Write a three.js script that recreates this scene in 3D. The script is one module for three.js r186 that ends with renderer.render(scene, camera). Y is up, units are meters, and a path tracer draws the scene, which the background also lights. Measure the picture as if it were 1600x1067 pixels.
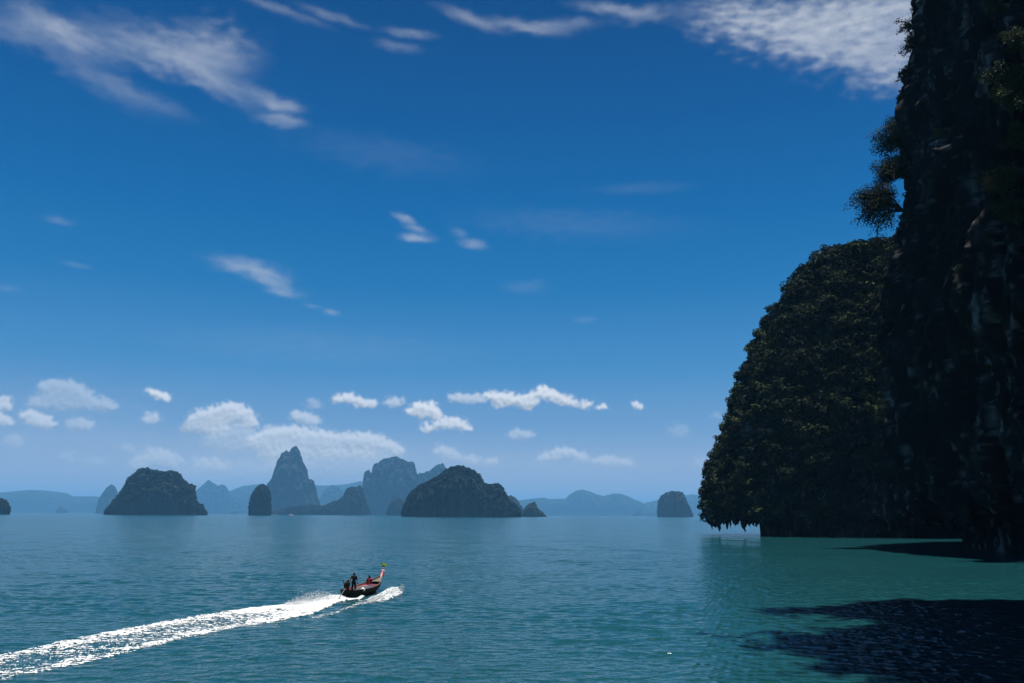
import * as THREE from 'three';
import { createNoise2D, createNoise3D } from 'simplex-noise';
import { MarchingCubes } from 'three/addons/objects/MarchingCubes.js';
import { mergeGeometries, mergeVertices } from 'three/addons/utils/BufferGeometryUtils.js';

// ---------- camera, sun, exposure, haze ----------
const CAM_H = 6.9, FOCAL = 1385, PITCH = Math.atan(271 / FOCAL), ROLL = 0.0055;      // focal length in pixels of a 1600 x 1067 picture
const scene = new THREE.Scene();
const camera = new THREE.PerspectiveCamera(2 * Math.atan(533.5 / FOCAL) * 180 / Math.PI, 1024 / 682, 0.5, 120000);
camera.position.set(0, CAM_H, 0);
camera.rotation.order = 'YXZ';
camera.rotation.set(PITCH, 0, ROLL);
scene.add(camera);
const renderer = new THREE.WebGLRenderer({ antialias: true });
renderer.toneMapping = THREE.LinearToneMapping;
const EXPOSURE = 1.7;
renderer.toneMappingExposure = EXPOSURE;
renderer.shadowMap.enabled = true;
const SUN_EL = 81 * Math.PI / 180, SUN_AZ = 12 * Math.PI / 180;                       // azimuth: from +x (right) towards -z (ahead)
const SUN = new THREE.Vector3(Math.cos(SUN_EL) * Math.cos(SUN_AZ), Math.sin(SUN_EL), -Math.cos(SUN_EL) * Math.sin(SUN_AZ));
const sun = new THREE.DirectionalLight(new THREE.Color(1, 0.965, 0.91), 4.8);
sun.position.copy(SUN).multiplyScalar(400).add(new THREE.Vector3(20, 0, -120));
sun.target.position.set(20, 0, -120);
sun.castShadow = true;
Object.assign(sun.shadow.camera, { left: -220, right: 220, top: 260, bottom: -260, near: 1, far: 900 });
sun.shadow.mapSize.set(4096, 4096);
scene.add(sun, sun.target);
const HAZE = 5.0e-5, FAR = 2.28;                                                      // FAR: how much farther off the islands stand than first guessed
scene.fog = new THREE.FogExp2(new THREE.Color().setRGB(0.20, 0.57, 1.0), HAZE);

// ---------- helpers ----------
function rng(seed) { let s = seed >>> 0; return () => { s = (s + 0x6d2b79f5) | 0; let t = Math.imul(s ^ (s >>> 15), 1 | s); t = (t + Math.imul(t ^ (t >>> 7), 61 | t)) ^ t; return ((t ^ (t >>> 14)) >>> 0) / 4294967296; }; }
const n2 = createNoise2D(rng(11)), n3 = createNoise3D(rng(23));
const lerp = THREE.MathUtils.lerp, clamp = THREE.MathUtils.clamp;
const sst = (a, b, x) => { const t = clamp((x - a) / (b - a), 0, 1); return t * t * (3 - 2 * t); };
const fbm2 = (x, y, o = 4) => { let s = 0, a = 0.5, f = 1; for (let i = 0; i < o; i++) { s += a * n2(x * f + 17.3 * i, y * f - 9.1 * i); a *= 0.5; f *= 2.03; } return s; };
const fbm3 = (x, y, z, o = 4) => { let s = 0, a = 0.5, f = 1; for (let i = 0; i < o; i++) { s += a * n3(x * f + 17.3 * i, y * f - 9.1 * i, z * f + 4.7 * i); a *= 0.5; f *= 2.03; } return s; };
const ridge = (x, y, z) => 1 - Math.abs(n3(x, y, z));
function interp(list, x) {                       // list of [x, y] with rising x
  if (x <= list[0][0]) return list[0][1];
  for (let i = 1; i < list.length; i++) if (x <= list[i][0]) { const [a, b] = list[i - 1], [c, d] = list[i]; return b + (d - b) * (x - a) / (c - a || 1); }
  return list[list.length - 1][1];
}
camera.updateMatrixWorld(true);
function ray(px, py) { return new THREE.Vector3((px - 800) / FOCAL, (533.5 - py) / FOCAL, -1).applyQuaternion(camera.quaternion); }
function at(px, py, z) { const r = ray(px, py); return r.multiplyScalar(z / -r.z).add(camera.position); }      // the point seen there at a depth of z metres
function onSea(px, py) { const r = ray(px, py); return r.multiplyScalar(CAM_H / -r.y).add(camera.position); }
const rgb = (r, g, b) => new THREE.Color().setRGB(r, g, b);
const std = (r, g, b, rough = 0.85, more = {}) => new THREE.MeshPhysicalMaterial({ color: rgb(r, g, b), roughness: rough, specularIntensity: 0.45, ...more });
const used = {};
function numbered(name) { const n = (used[name] = (used[name] ?? -1) + 1); return n ? `${name}_${String(n).padStart(3, '0')}` : name; }
function tag(o, label, category, group, kind) { Object.assign(o.userData, { label, category }); if (group) o.userData.group = group; if (kind) o.userData.kind = kind; return o; }
function shade(o) { o.castShadow = o.receiveShadow = true; return o; }
function top(name, geo, mat) { const m = shade(new THREE.Mesh(geo, mat)); m.name = numbered(name); scene.add(m); return m; }
function part(name, geo, mat, parent) { const m = shade(new THREE.Mesh(geo, mat)); m.name = name; parent.add(m); return m; }
function gridGeo(nu, nv, fn, color) {             // fn(i, j) -> Vector3; color(i, j, p) -> [r, g, b]
  const pos = new Float32Array((nu + 1) * (nv + 1) * 3), col = color && new Float32Array(pos.length), idx = [];
  for (let j = 0, k = 0; j <= nv; j++) for (let i = 0; i <= nu; i++, k += 3) { const p = fn(i, j); pos[k] = p.x; pos[k + 1] = p.y; pos[k + 2] = p.z; }
  for (let j = 0; j < nv; j++) for (let i = 0; i < nu; i++) { const a = j * (nu + 1) + i, b = a + 1, c = a + nu + 1, d = c + 1; idx.push(a, b, d, a, d, c); }
  const g = new THREE.BufferGeometry();
  g.setAttribute('position', new THREE.BufferAttribute(pos, 3));
  g.setIndex(idx);
  g.computeVertexNormals();
  if (color) {
    const n = g.attributes.normal.array;
    for (let j = 0, k = 0; j <= nv; j++) for (let i = 0; i <= nu; i++, k += 3) { const c = color(i, j, [pos[k], pos[k + 1], pos[k + 2]], [n[k], n[k + 1], n[k + 2]]); col[k] = c[0]; col[k + 1] = c[1]; col[k + 2] = c[2]; }
    g.setAttribute('color', new THREE.BufferAttribute(col, 3));
  }
  return g;
}

// ---------- sky: air and clouds, as radiance by direction ----------
{
  const W = 4096, H = 2048, data = new Float32Array(W * H * 4), half = H / 2;
  const seen = [[-3, [.195, .352, .585]], [0, [.195, .352, .585]], [3, [.188, .357, .59]], [5.5, [.132, .318, .578]], [9, [.060, .262, .55]], [14, [.018, .190, .47]], [19, [.006, .146, .41]], [25, [.001, .108, .335]], [31, [.001, .082, .265]], [36, [.001, .066, .22]], [50, [.001, .048, .165]], [90, [.001, .038, .135]]];
  const thin = [.03, .16, .32];                   // the haze near the ground adds this much light where it is thick; the air beyond it gives the rest
  const air = seen.map(([e, c]) => { const T = Math.exp(-HAZE * 850 / Math.sin(Math.max(e, 2.2) * Math.PI / 180)); return [e, c.map((v, q) => Math.max(0.0006, (v / EXPOSURE - thin[q] * (1 - T)) / T))]; });
  const el = (row) => ((row + 0.5) / H - 0.5) * 180, DEG = 180 / Math.PI;
  const colOf = (az) => ((((az - 90) / 360 + 0.5) * W) % W + W) % W;                  // az: degrees to the right of straight ahead (-z)
  const alpha = new Float32Array(W * half), bright = new Float32Array(W * half).fill(1);
  const dirOf = (px, py) => { const r = ray(px, py).normalize(); return [Math.atan2(r.x, -r.z) * DEG, Math.asin(r.y) * DEG]; };
  function paint(az, e, ra, re, fn) {             // calls fn(daz, del, az, el) over a box and lays what it returns over the sky
    const c0 = Math.floor(colOf(az) - ra / 360 * W), n = Math.ceil(2 * ra / 360 * W), r0 = Math.max(0, Math.floor((e - re) / 180 * H)), r1 = Math.min(half - 1, Math.ceil((e + re) / 180 * H));
    for (let r = r0; r <= r1; r++) for (let k = 0; k <= n; k++) {
      const ae = (r + 0.5) / H * 180, aa = az - ra + k * 360 / W, [a, b] = fn(aa - az, ae - e, aa, ae);
      if (a <= 0.002) continue;
      const at_ = r * W + ((c0 + k) % W + W) % W, o = alpha[at_], sum = a + o * (1 - a);
      bright[at_] = (b * a + bright[at_] * o * (1 - a)) / sum;
      alpha[at_] = sum;
    }
  }
  const K = 1385 * Math.PI / 180;                 // pixels of the 1600 wide picture per degree
  // wispy high cloud: [px, py, half length, half height, turn in degrees, strength]
  function wisp(az, e, rx, ry, turn, s, grain = 1) {
    const c = Math.cos(turn / DEG), sn = Math.sin(turn / DEG);
    paint(az, e, rx * 1.7, rx * 1.2 * Math.abs(sn) + ry * 1.9, (da, de, aa, ae) => {
      const w1 = fbm2(aa * 0.5 + 3, ae * 1.1 + 8, 3) * 0.5;
      const u = (da * c - de * sn) / rx, v = (da * sn + de * c) / ry, d = Math.hypot(u + w1 * 0.4, v + w1 * 1.0);
      const f = fbm2((aa * c - ae * sn) * 0.42 * grain, (aa * sn + ae * c) * 1.7 * grain, 5), f2 = fbm2(aa * 2.2 * grain + 40, ae * 4.5 * grain, 4);
      const m = Math.exp(-d * d * 1.5) * sst(1.65, 0.6, d);
      return [clamp(s * m * (1.0 + f * (grain > 1 ? 1.0 : 0.45) + f2 * (grain > 1 ? 0.2 : 0.12)), 0, 0.95), 0.72];
    });
  }
  const wisps = [[95, 48, 80, 20, 15, .50], [250, 78, 125, 34, 3, .38], [335, 78, 70, 40, 0, .36], [325, 122, 95, 18, 20, .34], [412, 150, 50, 12, 18, .26], [440, 165, 38, 10, 0, .42], [438, 188, 40, 11, 0, .40], [130, 108, 110, 22, 22, .16], [220, 150, 80, 14, 14, .16], [20, 45, 60, 22, 0, .22],
    [430, 12, 90, 8, 10, .20], [520, 26, 60, 7, 10, .20], [640, 52, 45, 7, 3, .26], [620, 72, 42, 9, 6, .16], [735, 30, 60, 10, 16, .30], [825, 42, 70, 10, 8, .38], [885, 38, 60, 10, 0, .22], [960, 14, 70, 9, 8, .34], [1010, 22, 60, 14, 0, .22],
    [1150, 25, 90, 34, 8, .42], [1230, 45, 110, 38, 8, .46], [1330, 40, 120, 55, 5, .50], [1390, 105, 70, 36, 15, .36], [1300, 78, 100, 26, 16, .30], [1440, 40, 110, 70, 0, .40], [1350, 10, 150, 30, 0, .3],
    [632, 342, 22, 7, 20, .40], [650, 358, 22, 6, 8, .32], [650, 372, 30, 7, 3, .42], [738, 382, 24, 8, 8, .32], [718, 364, 16, 7, 20, .14], [385, 417, 60, 13, 6, .33], [420, 438, 52, 15, 20, .32], [440, 458, 28, 6, 5, .25], [487, 479, 14, 4, 5, .16], [518, 488, 15, 5, 5, .24],
    [118, 415, 22, 4, 4, .12], [90, 345, 22, 6, 4, .14], [8, 450, 20, 6, 0, .10], [912, 500, 22, 5, 0, .08], [820, 450, 40, 12, 0, .07], [1000, 295, 90, 10, 0, .05], [600, 240, 160, 30, 5, .04], [900, 350, 200, 26, 3, .05], [500, 540, 260, 30, 0, .05], [530, 716, 280, 30, 0, .17], [880, 726, 230, 22, 0, .15], [300, 705, 200, 40, 0, .12], [90, 645, 150, 50, 0, .08]];
  for (const [x, y, rx, ry, t, s] of wisps) { const [a, e] = dirOf(x, y); wisp(a, e, rx / K, ry / K, t, s * (y < 230 && x < 480 ? .85 : 1), x > 1050 && y < 150 ? 1.15 : 1); }
  const R = rng(77);
  for (let i = 0; i < 46; i++) {                  // the same kind of cloud all the way round
    const a = 42 + R() * 276, e = 14 + R() * 45;
    for (let k = 0; k < 4; k++) wisp(a + (R() - 0.5) * 9, e + (R() - 0.5) * 3, 2 + R() * 4, 0.5 + R() * 1.3, R() * 20, 0.2 + R() * 0.3);
  }
  for (let i = 0; i < 12; i++) { const a = -36 + R() * 72, e = 36 + R() * 30; for (let k = 0; k < 4; k++) wisp(a + (R() - 0.5) * 9, e + (R() - 0.5) * 4, 2 + R() * 4, 0.6 + R() * 1.4, R() * 20, 0.2 + R() * 0.3); }
  // heaped cloud: puffs [px, py, radius], lit from above
  function heap(puffs, s) {                       // puffs in degrees
    let a0 = 1e9, a1 = -1e9, e0 = 1e9, e1 = -1e9;
    for (const [a, e, r] of puffs) { a0 = Math.min(a0, a - r * 2.2); a1 = Math.max(a1, a + r * 2.2); e0 = Math.min(e0, e - r * 1.6); e1 = Math.max(e1, e + r * 2); }
    const D = (aa, ae) => {
      const wa = aa + fbm2(aa * 1.6 + 5, ae * 1.6, 4) * 0.26, we = ae + fbm2(aa * 1.7 - 31, ae * 1.7 + 12, 4) * 0.2;
      let q = 0;
      for (const [a, e, r] of puffs) { const u = (wa - a) / (r * 1.25), v = we > e ? (we - e) / (r * 0.95) : (we - e) / (r * 0.6), d = u * u + v * v; if (d < 3) q += Math.exp(-d * 1.7); }
      let bl = 0, am = .5, fr = 1.35; for (let k = 0; k < 3; k++) { bl += am * (0.42 - Math.abs(n2(aa * fr + k * 7.7, ae * fr * 1.1 - k * 3.1))); am *= .5; fr *= 2.05; }
      return Math.min(q, 1.2) + bl * 0.62 - 0.13;
    };
    const ca = (a0 + a1) / 2, ce = (e0 + e1) / 2;
    paint(ca, ce, (a1 - a0) / 2, (e1 - e0) / 2, (da, de, aa, ae) => {
      const d = D(aa, ae);
      if (d < 0.14) return [0, 1];
      const lit = clamp((d - D(aa + 0.10, ae + 0.22)) * 1.3 + 0.5, 0, 1), low = sst(-1, 1, (ae - ce) / ((e1 - e0) / 2));
      return [Math.min(.95, s * 1.15) * sst(0.14, 0.66, d), lerp(0.46, 1.1, lit * 0.7 + low * 0.3)];
    });
  }
  const heaps = [[.50, [0, 632, 12], [-14, 636, 16]], [.50, [-8, 655, 14], [8, 658, 8]], [.50, [48, 656, 13], [62, 660, 11], [40, 648, 8], [72, 662, 8]], [.30, [90, 610, 16], [112, 612, 18], [75, 604, 10], [130, 628, 14], [155, 633, 14], [172, 634, 8], [60, 630, 14], [100, 630, 20]],
    [.72, [237, 612, 7], [250, 618, 9], [262, 622, 6]], [.42, [235, 655, 13]], [.3, [120, 663, 13], [135, 665, 8]], [.2, [20, 690, 14]], [.14, [105, 715, 12], [150, 722, 12], [200, 700, 10]],
    [.60, [310, 654, 14], [326, 648, 11], [300, 668, 14], [352, 642, 15], [375, 646, 17], [392, 662, 12], [345, 660, 18], [330, 672, 14]], [.32, [350, 690, 30], [380, 690, 24]],
    [.36, [240, 716, 20], [266, 722, 14], [318, 727, 16], [345, 731, 14], [215, 728, 12]], [.18, [300, 745, 30], [380, 740, 26], [450, 735, 30]],
    [.56, [405, 690, 18], [428, 680, 17], [456, 676, 14], [485, 684, 17], [512, 685, 14], [548, 686, 14], [578, 688, 15], [604, 697, 14], [425, 708, 22], [460, 704, 22], [510, 705, 24], [565, 706, 20], [620, 706, 10]], [.26, [520, 728, 40], [590, 730, 34], [440, 728, 30]],
    [.46, [472, 654, 13], [488, 659, 12], [460, 648, 8]], [.66, [528, 624, 11], [546, 622, 10], [562, 630, 11], [580, 632, 9]], [.44, [620, 628, 12], [608, 630, 8]], [.22, [490, 633, 13]],
    [.74, [655, 638, 11], [673, 640, 13], [642, 644, 8], [664, 647, 14], [685, 650, 8]], [.72, [692, 663, 13], [715, 662, 12], [668, 670, 11], [730, 669, 8]],
    [.46, [712, 622, 11], [730, 624, 11], [748, 624, 12]], [.86, [765, 618, 9], [785, 620, 11], [800, 624, 12], [828, 624, 13], [846, 612, 11], [862, 620, 14], [888, 628, 12], [914, 633, 10], [940, 636, 8], [820, 634, 12], [780, 632, 12]], [.66, [992, 632, 5], [998, 635, 6]],
    [.34, [805, 679, 12], [825, 680, 10]], [.36, [690, 704, 12], [708, 714, 14], [740, 720, 13], [770, 722, 10]], [.42, [868, 712, 13], [888, 706, 11], [908, 716, 12], [848, 717, 10]], [.34, [950, 721, 14], [980, 724, 11], [935, 722, 8]], [.15, [1060, 675, 16]], [.16, [1095, 725, 14]], [.12, [1120, 650, 8]]];
  for (const [s, ...puffs] of heaps) heap(puffs.map(([x, y, r]) => [...dirOf(x, y), r * 1.22 / K]), Math.min(.92, s * 1.12));
  for (let i = 0; i < 80; i++) {
    const a = 36 + R() * 288, e = 2.5 + R() * R() * 8, n = 2 + Math.floor(R() * 6), puffs = [];
    for (let k = 0; k < n; k++) puffs.push([a + k * 0.8 + R() * 0.5, e + R() * 0.5, 0.35 + R() * 0.5]);
    heap(puffs, 0.2 + R() * 0.5);
  }
  for (let r = 0; r < H; r++) {
    const e = el(r);
    let i = 1; while (i < air.length - 1 && air[i][0] < e) i++;
    const t = clamp((e - air[i - 1][0]) / (air[i][0] - air[i - 1][0]), 0, 1);
    for (let c = 0; c < W; c++) {
      const k = (r * W + c) * 4, aa = r >= half ? alpha[(r - half) * W + c] : 0, b = r >= half ? bright[(r - half) * W + c] : 1;
      for (let q = 0; q < 3; q++) data[k + q] = lerp(lerp(air[i - 1][1][q], air[i][1][q], t), [.49, .51, .54][q] * b + [-.03, .02, .08][q] * (1 - b), aa);
      data[k + 3] = 1;
    }
  }
  const tex = new THREE.DataTexture(data, W, H, THREE.RGBAFormat, THREE.FloatType);
  tex.mapping = THREE.EquirectangularReflectionMapping;
  tex.magFilter = tex.minFilter = THREE.LinearFilter;
  tex.needsUpdate = true;
  scene.background = tex;
  scene.environment = tex;
}

// ---------- the sea ----------
const waves = [];
{
  const R = rng(5);
  for (let i = 0; i < 60; i++) {
    const len = 0.55 * Math.pow(12, Math.pow(R(), 1.5)), k = 2 * Math.PI / len, d = (R() + R() + R() - 1.5) * 1.25 + 0.25;     // crests lie roughly across the view
    waves.push({ len, kx: k * Math.sin(d), kz: k * Math.cos(d), amp: 0.0042 * Math.pow(len, 0.6) * (0.6 + 0.8 * R()), ph: R() * 6.283 });
  }
}
function seaHeight(x, z, cell = 0.1) {
  const swell = 0.75 + 0.4 * n2(x / 23, z / 19) + 0.35 * n2(x / 95 + 5, z / 48);
  let y = 0;
  for (const w of waves) { const f = 1 - sst(w.len * 0.22, w.len * 0.45, cell); if (f > 0) { const s = Math.sin(w.kx * x + w.kz * z + w.ph); y += f * w.amp * (s + 0.25 * s * s - 0.12); } }
  return y * swell;
}
{
  const N = 1024, TILE = 19, R = rng(9), comps = [];
  while (comps.length < 150) {
    const len = 0.09 * Math.pow(17, R()), k = TILE / len, d = (R() + R() + R() - 1.5) * 1.5 + 0.2, i = Math.round(k * Math.sin(d)), j = Math.round(k * Math.cos(d));
    if (Math.hypot(i, j) < 10) continue;
    comps.push({ i, j, s: 0.026 * (0.5 + R()) * Math.pow(len, 0.05), p: R() * 6.283 });
  }
  const gx = new Float32Array(N * N), gz = new Float32Array(N * N);
  for (const { i, j, s, p } of comps) {
    const l = Math.hypot(i, j), sx = s * i / l, sz = s * j / l, ca = new Float32Array(N), sa = new Float32Array(N), cb = new Float32Array(N), sb = new Float32Array(N);
    for (let q = 0; q < N; q++) { ca[q] = Math.cos(2 * Math.PI * i * q / N + p); sa[q] = Math.sin(2 * Math.PI * i * q / N + p); cb[q] = Math.cos(2 * Math.PI * j * q / N); sb[q] = Math.sin(2 * Math.PI * j * q / N); }
    for (let y = 0, k = 0; y < N; y++) for (let x = 0; x < N; x++, k++) { const c = ca[x] * cb[y] - sa[x] * sb[y]; gx[k] += sx * c; gz[k] += sz * c; }
  }
  const px = new Float32Array(N * N * 4);
  for (let k = 0; k < N * N; k++) { const l = Math.hypot(gx[k], gz[k], 1); px[4 * k] = 0.5 - 0.5 * gx[k] / l; px[4 * k + 1] = 0.5 - 0.5 * gz[k] / l; px[4 * k + 2] = 0.5 + 0.5 / l; px[4 * k + 3] = 1; }
  const ripple = new THREE.DataTexture(px, N, N, THREE.RGBAFormat, THREE.FloatType);
  ripple.wrapS = ripple.wrapT = THREE.RepeatWrapping;
  ripple.magFilter = THREE.LinearFilter;
  ripple.repeat.set(1 / TILE, 1 / TILE);
  ripple.needsUpdate = true;
  const seaMat = new THREE.MeshPhysicalMaterial({ color: rgb(0.0060, 0.045, 0.051), roughness: 0.12, ior: 1.33, normalMap: ripple, normalScale: new THREE.Vector2(0.95, 0.95) });
  // rows grow longer and wider with the distance, out to past the horizon and all round
  const zs = [60000, 9000, 1500, 400, 120, 40, 10, -8, -20, -28];
  for (let z = -32; z > -900;) { zs.push(z); z += z * 0.0036; }
  for (let z = -900; z > -60000; z *= 1.09) zs.push(z);
  zs.push(-62000);
  const us = [-40, -12, -4, -1.7, -1.1];
  for (let i = 0; i <= 520; i++) us.push(-0.8 + 1.6 * i / 520);
  us.push(1.1, 1.7, 4, 12, 40);
  const wide = (z) => Math.max(60, Math.abs(z) * 1.0);
  const g = gridGeo(us.length - 1, zs.length - 1, (i, j) => {
    const z = zs[j], u = us[i];
    let x = u * wide(z);
    if (Math.abs(u) > 0.81) x = Math.sign(u) * Math.max(Math.abs(x), Math.abs(u) * 1550);
    const cell = Math.max(0.003 * wide(z), z < -30 && z > -905 ? 0.0036 * -z : 99);
    return new THREE.Vector3(x, Math.abs(u) > 0.81 ? 0 : seaHeight(x, z, cell), z);
  });
  const p = g.attributes.position, uv = new Float32Array(p.count * 2);
  for (let i = 0; i < p.count; i++) { uv[2 * i] = p.getX(i); uv[2 * i + 1] = p.getZ(i); }
  g.setAttribute('uv', new THREE.BufferAttribute(uv, 2));
  tag(top('sea_water', g, seaMat), 'rippled teal sea that runs out to the islands', 'sea', null, 'structure');
}

// ---------- leaves ----------
const leafMat = new THREE.MeshPhysicalMaterial({ color: 0xffffff, roughness: 0.8, specularIntensity: 0.15, side: THREE.DoubleSide });
function leafSoup(count, place, seed, size) {     // folded leaves; place(R) -> [position, outward]
  const R = rng(seed), pos = [], v = new THREE.Vector3(), q = new THREE.Quaternion(), e = new THREE.Euler();
  for (let i = 0; i < count; i++) {
    const [p, out] = place(R), s = size * (0.6 + 0.8 * R());
    q.setFromUnitVectors(new THREE.Vector3(0, 1, 0), out.clone().add(new THREE.Vector3((R() - .5) * 1.3, 0.35 + (R() - .5), (R() - .5) * 1.3)).normalize());
    q.multiply(new THREE.Quaternion().setFromEuler(e.set(0, R() * 6.283, 0)));
    const pts = [[-1, 0, 0], [0, 0.1, -.42], [1, -.22, 0], [0, 0.1, .42]].map(([x, y, z]) => v.set(x * s, y * s, z * s).applyQuaternion(q).add(p).toArray());
    pos.push(...pts[0], ...pts[2], ...pts[1], ...pts[0], ...pts[3], ...pts[2]);
  }
  const g = new THREE.BufferGeometry();
  g.setAttribute('position', new THREE.BufferAttribute(new Float32Array(pos), 3));
  g.computeVertexNormals();
  return g;
}
const clumps = [0, 1, 2].map((k) => leafSoup(145, (R) => {
  const lobe = [[0, 0, 0, .75], [.45, .1, .2, .5], [-.4, .25, -.1, .5], [.05, .4, -.4, .45], [-.1, -.1, .5, .45]][Math.floor(R() * 5)], a = R() * 6.283, c = R() * 1.5 - 0.5, h = Math.sqrt(Math.max(0, 1 - c * c));
  const o = new THREE.Vector3(Math.cos(a) * h, c, Math.sin(a) * h).normalize();
  return [o.clone().multiplyScalar(lobe[3] * (0.75 + 0.3 * R())).add(new THREE.Vector3(lobe[0], lobe[1], lobe[2])), o];
}, 100 + k, 0.2));
function scrub(name, spots, parent, greens, seed) {      // spots: [[x, y, z, scale], ...], each a bush of the thicket
  const R = rng(seed), kinds = [[], [], []], out = [];
  for (const s of spots) kinds[Math.floor(R() * 3)].push(s);
  kinds.forEach((list, k) => {
    const m = shade(new THREE.InstancedMesh(clumps[k], leafMat, list.length)), M = new THREE.Matrix4(), q = new THREE.Quaternion(), c = new THREE.Color();
    list.forEach(([x, y, z, s], i) => {
      q.setFromEuler(new THREE.Euler((R() - .5) * .7, R() * 6.283, (R() - .5) * .7));
      M.compose(new THREE.Vector3(x, y, z), q, new THREE.Vector3(s * (.85 + .4 * R()), s * (.7 + .4 * R()), s * (.85 + .4 * R())));
      m.setMatrixAt(i, M);
      const g = greens[Math.floor(R() * greens.length)], b = 0.55 + 0.9 * R();
      m.setColorAt(i, c.setRGB(g[0] * b, g[1] * b, g[2] * b));
    });
    m.name = name; m.userData.kind = 'stuff';
    parent.add(m); out.push(m);
  });
  return out;
}
const GREENS = [[.014, .023, .010], [.009, .016, .008], [.011, .019, .009], [.022, .033, .014], [.018, .024, .013], [.038, .052, .018]];

// ---------- the cliffs ----------
const rockMat = new THREE.MeshPhysicalMaterial({ vertexColors: true, roughness: 0.95, specularIntensity: 0.25, side: THREE.DoubleSide });
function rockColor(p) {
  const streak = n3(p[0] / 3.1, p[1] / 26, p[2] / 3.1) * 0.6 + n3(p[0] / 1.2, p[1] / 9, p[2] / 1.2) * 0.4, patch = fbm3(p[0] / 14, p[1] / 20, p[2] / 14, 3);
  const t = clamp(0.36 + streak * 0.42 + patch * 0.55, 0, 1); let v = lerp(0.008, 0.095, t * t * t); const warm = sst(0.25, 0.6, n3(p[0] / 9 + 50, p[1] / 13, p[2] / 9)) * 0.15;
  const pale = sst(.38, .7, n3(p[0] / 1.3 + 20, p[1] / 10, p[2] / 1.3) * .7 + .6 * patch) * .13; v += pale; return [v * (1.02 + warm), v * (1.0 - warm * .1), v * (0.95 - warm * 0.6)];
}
function stalactite(parent, x, y, z, r, len, seed) {
  const R = rng(seed), pts = [];
  for (let i = 0; i <= 7; i++) { const t = i / 7; pts.push(new THREE.Vector2(r * Math.pow(1 - t, 0.75) * (0.85 + 0.3 * R()) + 0.02, -len * t)); }
  pts.unshift(new THREE.Vector2(r * 1.5, len * 0.3));
  const g = new THREE.LatheGeometry(pts, 9), p = g.attributes.position, a = R() * 9;
  for (let i = 0; i < p.count; i++) { const k = 1 + 0.3 * n3(p.getX(i) * 2 + a, p.getY(i), p.getZ(i) * 2); p.setXYZ(i, p.getX(i) * k + n2(p.getY(i) * .8, a) * r * .4, p.getY(i), p.getZ(i) * k); }
  const col = new Float32Array(p.count * 3);
  for (let i = 0; i < p.count; i++) col.set(rockColor([p.getX(i) + x, p.getY(i) + y, p.getZ(i) + z]), i * 3);
  g.setAttribute('color', new THREE.BufferAttribute(col, 3));
  g.computeVertexNormals();
  part('stalactite', g, rockMat, parent).position.set(x - parent.position.x, y, z - parent.position.z);
}
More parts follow.
